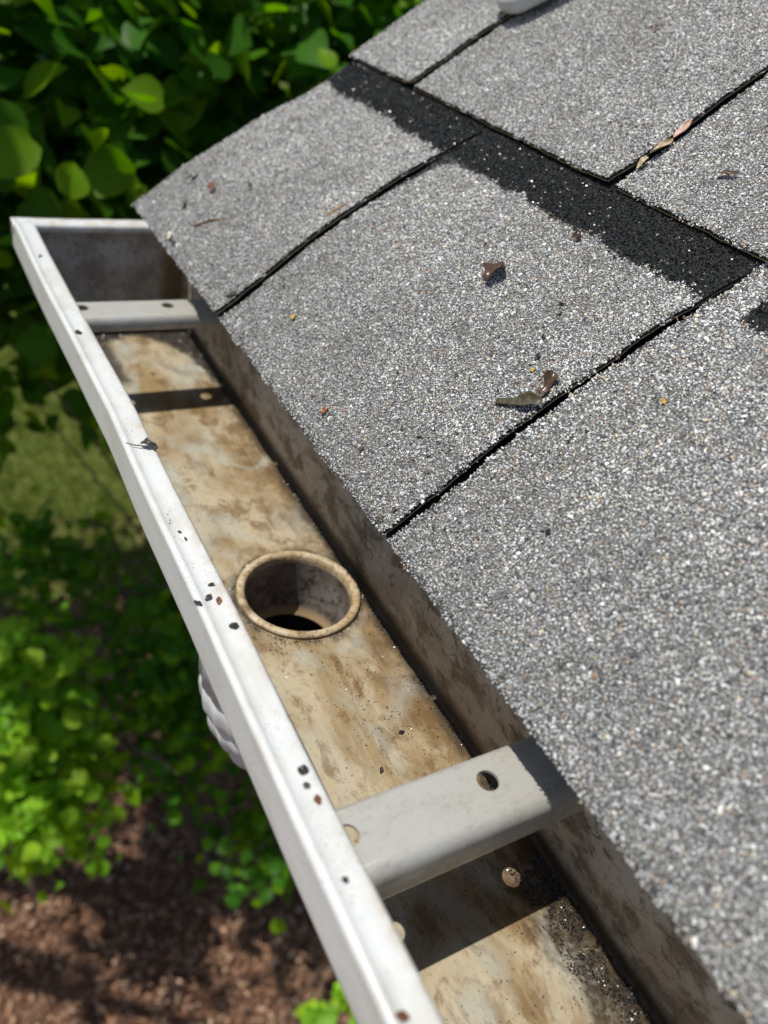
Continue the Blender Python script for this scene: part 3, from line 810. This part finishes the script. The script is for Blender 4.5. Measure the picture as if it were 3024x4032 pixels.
# starter strip under the slots, boards, drip edge, fascia, soffit
def slab(name, s0, s1, y0, y1, n0, n1, mat, root=roof, label=None):
    c = [(s0, y0), (s1, y0), (s1, y1), (s0, y1)]
    V = np.array([rp(np.array(a), np.array(b), n0) for a, b in c] + [rp(np.array(a), np.array(b), n1) for a, b in c])
    F = [[3, 2, 1, 0], [4, 5, 6, 7], [0, 1, 5, 4], [1, 2, 6, 5], [2, 3, 7, 6], [3, 0, 4, 7]]
    return part(name, make_mesh(name, V, F, [mat]), root, label)
ST = plain('starter_black', (.02, .021, .024), .7, 500, .6)
slab('starter_strip', .0015, .46, -1.7, .478, -.0075, -.0040, ST)
slab('deck_board', .012, 2.1, -1.7, .470, -.0200, -.0078, WOOD)
def box(name, x0, x1, y0, y1, z0, z1, mat, root, label=None):
    V = [(x, y, z) for z in (z0, z1) for y in (y0, y1) for x in (x0, x1)]
    F = [[0, 2, 3, 1], [4, 5, 7, 6], [0, 1, 5, 4], [2, 6, 7, 3], [0, 4, 6, 2], [1, 3, 7, 5]]
    o = part(name, make_mesh(name, V, F, [mat]), root, label); weighted(o, bevel=.002); return o
box('fascia', .1640, .1830, -1.7, .466, -.045, .155, FASC, roof)
box('soffit', .1840, .92, -1.7, .464, -.045, -.036, FASC, roof)
wl = empty('house_wall', (.92, -.6, GZ), 'pale clapboard house wall set back under the eave', 'wall')
V, F = [], []
nb = 22
for i in range(nb):
    z0 = GZ + i * (2.55 / nb); z1 = z0 + 2.55 / nb
    a = len(V); V += [(.915, -1.7, z0), (.915, .45, z0), (.927, .45, z1), (.927, -1.7, z1), (.927, -1.7, z0), (.927, .45, z0)]
    F += [[a, a + 3, a + 2, a + 1], [a, a + 1, a + 5, a + 4]]
V += [(.927, .45, GZ), (2.2, .45, GZ), (2.2, .45, 1.6), (.927, .45, .6), ]; F += [[len(V) - 4, len(V) - 3, len(V) - 2, len(V) - 1]]
part('siding', make_mesh('siding', V, F, [SIDING]), wl)

# ================================================================== debris
def dmat(name, col, rough=.5, trans=0.0):
    m = Mat(name); n = m.noise(240, 5, .7); n2 = m.noise(60, 3, .6)
    c = m.mix(m.step(n, .35, .65), tuple(c_ * .55 for c_ in col), tuple(min(1, c_ * 1.35) for c_ in col))
    m.base(c).rough(rough).spec(.5); m.bump(n, .4, .0005)
    return m.m
BROWN = dmat('brown_dry_leaf', (.12, .07, .04), .35); WETBR = dmat('wet_brown_leaf', (.085, .05, .03), .2)
OLIVE = dmat('olive_leaf', (.085, .072, .042), .3); TAN = dmat('tan_petal', (.46, .35, .22), .5); PINK = dmat('pink_petal', (.50, .30, .24), .5)
TWIG = dmat('twig_bark', (.20, .12, .07), .6); AMBER = dmat('amber_bud', (.34, .10, .02), .12); BLACK = dmat('black_flake', (.03, .022, .02), .5)
GOLD = dmat('gold_fleck', (.55, .34, .05), .6); PALE = dmat('pale_scale', (.55, .50, .40), .6); RUSTY = dmat('rust_flake', (.16, .06, .03), .7)

def frame_roof(s_, y, off):
    o = rp(np.array(s_), np.array(y), off)
    o = o + (np.array(CAM) - o) * float(hump(np.array(s_)) if s_ < .285 else 0) / .37   # seen there, but resting on the raised shingle
    ex = np.array([cs, 0, sn]); ey = np.array([0, 1., 0]); ez = np.array([-sn, 0, cs]); return o, ex, ey, ez
def frame_flat(x, y, z): return np.array([x, y, z]), np.array([1., 0, 0]), np.array([0, 1., 0]), np.array([0, 0, 1.])
def flake(fr, ang, L, W, curlx, twist, mat, name, label, cat, seed, lift=.0006, taper=1.0, lobes=.15, thick=.0003, group=None):
    """a crumpled blade of leaf: outline lobed, rolled across and twisted along"""
    o, ex, ey, ez = fr; rg = np.random.default_rng(seed)
    nu, nv = 13, 7; V = []
    a = R(ang); d = ex * math.cos(a) + ey * math.sin(a); n_ = -ex * math.sin(a) + ey * math.cos(a)
    ph = rg.uniform(0, 6, 4)
    for i in range(nu):
        u = i / (nu - 1); wv = W * .5 * (math.sin(math.pi * min(1, max(0, .04 + .94 * u))) ** (.6 * taper)) * (1 + lobes * math.sin(9 * u + ph[0]))
        tw = twist * (u - .5)
        for j in range(nv):
            v = j / (nv - 1) * 2 - 1; c_ = curlx * v
            yy = wv * (math.sin(c_) / curlx if abs(curlx) > 1e-3 else v); zz = wv * ((1 - math.cos(c_)) / abs(curlx) if abs(curlx) > 1e-3 else 0)
            y2 = yy * math.cos(tw) - zz * math.sin(tw); z2 = yy * math.sin(tw) + zz * math.cos(tw)
            z2 += .10 * W * math.sin(7 * u + ph[1]) * (1 if v > 0 else .5) + L * .10 * math.sin(math.pi * u + ph[2])
            V.append((u - .5) * L * d + y2 * n_ + z2 * ez)
    V = np.array(V); V += -V @ ez.min() * 0 if False else 0
    mn = (V @ ez).min(); V = o + V + ez * (lift - mn)
    ob = single(name, V, grid_faces(nu, nv), tuple(map(float, o)), label, cat, [mat], group=group, smooth=True)
    weighted(ob, thick, 0)
    return ob
def twig(fr, pts, r, mat, name, label, cat='twig', bud=True):
    o, ex, ey, ez = fr
    P = [o + ex * a + ey * b + ez * c_ for a, b, c_ in pts]
    P = np.array(P); t = np.linspace(0, len(P) - 1, 14); P = np.stack([np.interp(t, range(len(P)), P[:, i]) for i in range(3)], -1)
    rr = r * (1 - .45 * np.linspace(0, 1, 14)) * (1 + .18 * np.sin(np.arange(14) * 2.3)); rr[0] *= .4; rr[-1] *= .3
    parts = [tube_pts(P, rr, 7)]
    if bud: parts.append(tube_pts(np.array([P[5], P[5] + ez * .0018 + ex * .001, P[5] + ez * .003 + ex * .0016]), np.array([r * 1.3, r * 1.1, r * .2]), 6))
    V, F = merge(parts)
    return single(name, V, F, tuple(map(float, o)), label, cat, [mat], smooth=True)
f = frame_roof
flake(f(.1819, .0312, .0016), 25, .023, .016, 1.1, .5, WETBR, 'dead_leaf', 'curled brown dead leaf alone in the middle of the central shingle tab', 'leaf', 1, lobes=.3)
flake(f(.119, -.086, .0014), -56, .033, .010, .9, .9, OLIVE, 'dead_leaf', 'long olive brown leaf lying beside the near shingle slot', 'leaf', 2, lobes=.25)
flake(f(.140, -.0885, .0018), 25, .018, .011, 1.2, .8, WETBR, 'dead_leaf', 'small folded brown leaf standing against the long olive leaf', 'leaf', 3, lobes=.4)
flake(f(.2419, .0109, .0018), 40, .009, .008, 1.3, 1.2, WETBR, 'leaf_crumb', 'dark wet leaf crumb at the edge of the black band', 'leaf crumb', 4, lobes=.4)
flake(f(.3370, -.0325, .0065), -60, .014, .005, 1.0, 1.0, WETBR, 'dead_leaf', 'thin dark leaf sliver on the upper right shingle', 'leaf', 5)
flake(f(.0206, .0185, .0012), 30, .0070, .0052, 1.3, .3, AMBER, 'bud_scale', 'glossy amber bud scale near the eave edge', 'bud scale', 6, lobes=.05)
flake(f(.0766, .4072, .0014), 70, .014, .009, 1.2, .4, RUSTY, 'seed_husk', 'rusty brown seed husk on the rake corner tab', 'seed husk', 7, lobes=.1)
flake(f(.0690, .4560, .0014), 10, .015, .006, .8, .9, OLIVE, 'leaf_crumb', 'olive leaf crumb nearest the free rake edge', 'leaf crumb', 8, lobes=.4)
flake(f(.0433, .4152, .0014), 55, .011, .007, .9, .5, OLIVE, 'leaf_crumb', 'flat olive leaf crumb between the husk and the dark twig', 'leaf crumb', 9)
flake(f(.1055, .3629, .0014), 20, .006, .005, 1.2, .5, BLACK, 'leaf_crumb', 'small black crumb right of the rusty seed husk', 'leaf crumb', 10)
flake(f(.0110, .3740, .0014), 60, .011, .006, .8, .5, PALE, 'bud_scale', 'pale cream bud scale at the eave of the corner tab', 'bud scale', 11)
flake(f(.0095, .3590, .0014), 60, .008, .005, 1.1, .5, BLACK, 'leaf_crumb', 'black crumb beside the cream bud scale', 'leaf crumb', 12)
flake(f(.0215, .2120, .0025), -50, .015, .006, .9, 1.1, OLIVE, 'dead_leaf', 'shrivelled leaf hooked over the far slot corner', 'leaf', 13, lobes=.4)
flake(f(.1511, -.0619, .0012), 20, .006, .0035, 1.2, .3, BLACK, 'seed', 'dark seed above the folded brown leaf', 'seed', 14, lobes=0)
flake(f(.1422, -.0684, .0012), 60, .004, .003, .6, .3, GOLD, 'lichen_fleck', 'orange fleck just above the long olive leaf', 'fleck', 15)
flake(f(.0492, .1351, .0012), 60, .006, .004, .6, .3, GOLD, 'lichen_fleck', 'orange fleck below the far slot on the central tab', 'fleck', 16)
flake(f(.1775, -.1499, .0012), 60, .004, .0028, .6, .3, GOLD, 'lichen_fleck', 'yellow fleck alone on the nearest eave tab', 'fleck', 17)
flake(f(.0157, -.0960, .0012), 20, .0055, .004, 1.2, .5, WETBR, 'seed', 'brown seed near the lower corner of the central tab', 'seed', 18)
flake(f(.0054, -.0950, .0012), 80, .0060, .005, 1.2, .5, OLIVE, 'leaf_crumb', 'mossy crumb at the very corner of the central tab', 'leaf crumb', 19)
flake(f(.4470, .1640, .006), 20, .006, .004, 1.2, .5, RUSTY, 'bud_scale', 'red brown bud scale high on the upper shingle', 'bud scale', 20)
flake(f(.0235, -.0350, .0012), 20, .0045, .003, 1.0, .4, BLACK, 'leaf_crumb', 'dark crumb between the amber bud scale and the slot corner', 'leaf crumb', 22)
# the pale dry petals lodged in the upper slot
flake(f(.3560, .0320, .0070), 6, .018, .0070, .9, .8, PINK, 'dry_petal', 'pink tinged dry petal at the top of the shingle slot', 'petal', 31, lobes=.05)
flake(f(.3350, .0300, .0066), 6, .022, .0065, 1.1, 1.6, TAN, 'dry_petal', 'twisted tan petal halfway along the shingle slot', 'petal', 32, lobes=.05)
flake(f(.3160, .0290, .0060), 8, .012, .0048, .8, .9, TAN, 'dry_petal', 'small tan petal at the mouth of the shingle slot', 'petal', 33, lobes=.05)
twig(f(.0355, .3645, .0016), [(0, 0, .0005), (.012, -.010, .0008), (.018, -.0155, .0018), (.030, -.031, .001), (.039, -.0415, .001)], .0013, TWIG, 'twig', 'thin dark twig on the rake corner tab')
twig(f(.1337, .2327, .0016), [(0, 0, .0008), (.011, -.002, .0012), (.0224, -.0042, .001)], .0017, dmat('orange_stick', (.36, .20, .09), .6), 'twig', 'short orange brown stick beside the far slot', bud=False)

# things on the front lip
g_ = frame_flat
L_ = H + .0008
flake(g_(-.0035, .0520, L_), -30, .0120, .0085, 1.5, 1.0, dmat('charcoal_leaf', (.06, .05, .045), .35), 'dead_leaf', 'shrivelled charcoal leaf with its stalk on the white lip', 'leaf', 41, lobes=.45)
twig(g_(-.0070, .0520, L_), [(0, 0, .002), (-.006, .004, .0012), (-.0105, .0085, .0008)], .0005, BLACK, 'leaf_stalk', 'thin dark stalk joined to the charcoal leaf on the lip', 'stalk', bud=False)
for i, (x, y, L, W, m_, lb) in enumerate([
    (-.0059, -.0933, .0055, .0028, BLACK, 'black flake on the white lip, farthest of the cluster by the outlet'),
    (-.0115, -.1026, .0052, .0030, BLACK, 'black and amber flake in the middle of the lip beside the outlet'),
    (-.0069, -.1070, .0055, .0030, RUSTY, 'rust brown flake on the lip beside the outlet ring'),
    (-.0185, -.1055, .0070, .0028, BLACK, 'black flake on the outer ridge of the lip beside the outlet'),
    (-.0055, -.1283, .0056, .0044, BLACK, 'triangular black flake on the lip just before the outlet'),
    (-.0062, -.2252, .0054, .0050, BLACK, 'round black spot of dirt on the lip, largest of three in line'),
    (-.0080, -.2331, .0034, .0032, BLACK, 'small grey black spot just below the largest lip spot'),
    (-.0062, -.2418, .0050, .0034, RUSTY, 'rust red flake on the lip above the near hanger'),
    (-.0108, -.2801, .0034, .0026, BLACK, 'tiny dark flake on the lip beside the near hanger'),
    (-.0139, -.3350, .0060, .0034, RUSTY, 'brown flake on the lip at the lower picture edge'),
    (-.0140, .2335, .0060, .0052, BLACK, 'dark crumb on the lip beside the far hanger'),
    (-.0160, .4030, .0050, .0026, OLIVE, 'olive crumb on the lip near the far end cap'),
    (-.0085, -.0495, .0040, .0014, BLACK, 'thin dark fleck on the lip beyond the outlet'),
    (-.0100, -.0420, .0030, .0014, BLACK, 'thinnest dark fleck on the lip farther beyond the outlet')]):
    flake(g_(x, y, L_ - .0004), (37 * i) % 180, L, W, .35, .08, m_, 'dirt_flake', lb, 'flake', 60 + i, lift=.0002, lobes=.12, taper=1.0)
def scatter(name, P, S, cols, mat, label, cat, sd, normals=None):
    rg = np.random.default_rng(sd)
    V, F, c = stones(P, S, cols[rg.integers(0, len(cols), len(P))] * rg.uniform(.7, 1.3, (len(P), 1)), rg, flat=(1.2, .7, .35), normals=normals)
    o = bpy.data.objects.new(name, make_mesh(name, V, F, [mat], col=c)); C.objects.link(o); tag(o, label, cat, kind='stuff')
rg_ = np.random.default_rng(77)
DK = np.array([[.03, .025, .02], [.06, .04, .025], [.12, .08, .05], [.02, .02, .022]])
n_ = 900; yy_ = rg_.uniform(-.40, .50, n_); xx_ = rg_.uniform(-.0155, -.0010, n_)
k_ = value_noise(yy_ * 28, xx_ * 60, 61) > rg_.uniform(-.1, .9, n_); xx_, yy_ = xx_[k_], yy_[k_]
scatter('lip_grit', np.stack([xx_ + lipx(yy_), yy_, np.full(len(yy_), H + .0003)], -1), rg_.lognormal(math.log(.00038), .45, len(yy_)).clip(.0002, .0013), DK, GRAN,
        'fine dark specks of grit scattered along the white front lip', 'grit', 78)
n_ = 700; ss_ = rg_.uniform(.003, .24, n_) ** 1.0; yy_ = rg_.uniform(-.33, .47, n_)
k_ = value_noise(yy_ * 20, ss_ * 24, 63) > rg_.uniform(-.2, 1.0, n_); ss_, yy_ = ss_[k_], yy_[k_]
scatter('roof_crumbs', rp(ss_, yy_, hump(ss_) + .0013), rg_.lognormal(math.log(.0011), .4, len(yy_)).clip(.0006, .0026), DK, GRAN,
        'small dark crumbs of rotted leaf scattered over the eave shingles', 'crumbs', 79, np.repeat(np.array([[-sn, 0, cs]]), len(ss_), 0))
# rusty leaf crumbs in the trough
for i, (x, y, L, m_, lb) in enumerate([(.118, -.150, .0050, BLACK, 'black crumb on the gutter floor between outlet and near hanger'), (.090, -.172, .0046, BLACK, 'curled black crumb on the gutter floor nearer the lip'),
                                       (.141, -.205, .0060, WETBR, 'brown crumb on the gutter floor in the wet strip by the wall'), (.0880, .375, .0050, BLACK, 'single black crumb on the far lit floor patch')]):
    flake(g_(x, y, .0006), 50 * i, L, L * .5, .9, .5, m_, 'leaf_crumb', lb, 'leaf crumb', 80 + i, lift=.0003)

# ================================================================== pale plastic nozzle lying on the shingles at the top
def nozzle():
    rt = empty('plastic_nozzle', tuple(map(float, rp(np.array(.43), np.array(.34), .006))), 'rounded pale grey plastic nozzle end lying across the upper shingles', 'nozzle')
    o, ex, ey, ez = frame_roof(.403, .338, .0075)
    m = Mat('pale_plastic'); n = m.noise(30, 3, .5); m.base(m.mix(m.step(n, .3, .7), (.58, .60, .57), (.50, .52, .50))).rough(.3).spec(.5)
    d = ex * math.cos(R(-18)) + ey * math.sin(R(-18)); s_ = -ex * math.sin(R(-18)) + ey * math.cos(R(-18))
    nu, nv = 40, 40; V = []
    for i in range(nu):
        u = i / (nu - 1); t = .38 * u ** 2
        k = min(1, t / .022); rr = math.sqrt(max(0, 1 - (1 - k) ** 2))
        for j in range(nv):
            a = 2 * math.pi * j / nv; ca, sa = math.cos(a), math.sin(a)
            w_ = .027 * rr * abs(ca) ** .75 * (1 if ca > 0 else -1); h_ = .013 * (rr * .9 + .1) * abs(sa) ** .8 * (1 if sa > 0 else -1)
            V.append(o + d * t + s_ * w_ + ez * (.0135 + h_))
    F = [list(map(int, q)) for q in grid_faces(nu, nv)] + [[i * nv + nv - 1, (i + 1) * nv + nv - 1, (i + 1) * nv, i * nv] for i in range(nu - 1)]
    part('body', make_mesh('body', np.array(V), F, [m.m], smooth=True), rt)
    # raised oval collar round the slot on top
    P = []
    for a in np.linspace(0, 2 * math.pi, 40, endpoint=False):
        P.append(o + d * (.062 + .040 * math.cos(a)) + s_ * (-.010 + .011 * math.sin(a)) + ez * (.0262 - .0045 * (abs(-.010 + .011 * math.sin(a)) / .02) ** 2))
    P = np.array(P); P = np.concatenate([P, P[:1]])
    V, F = tube_pts(P, np.full(len(P), .0022), 8)
    part('slot_rim', make_mesh('slot_rim', V, F, [m.m], smooth=True), rt)
    V = np.concatenate([[P[:-1].mean(0)], P[:-1]]) ; F = [[0, 1 + i, 1 + (i + 1) % 40] for i in range(40)]
    part('slot', make_mesh('slot', V + ez * .0004, F, [plain('slot_inside', (.50, .46, .52), .35, 30, .06)]), rt)
nozzle()
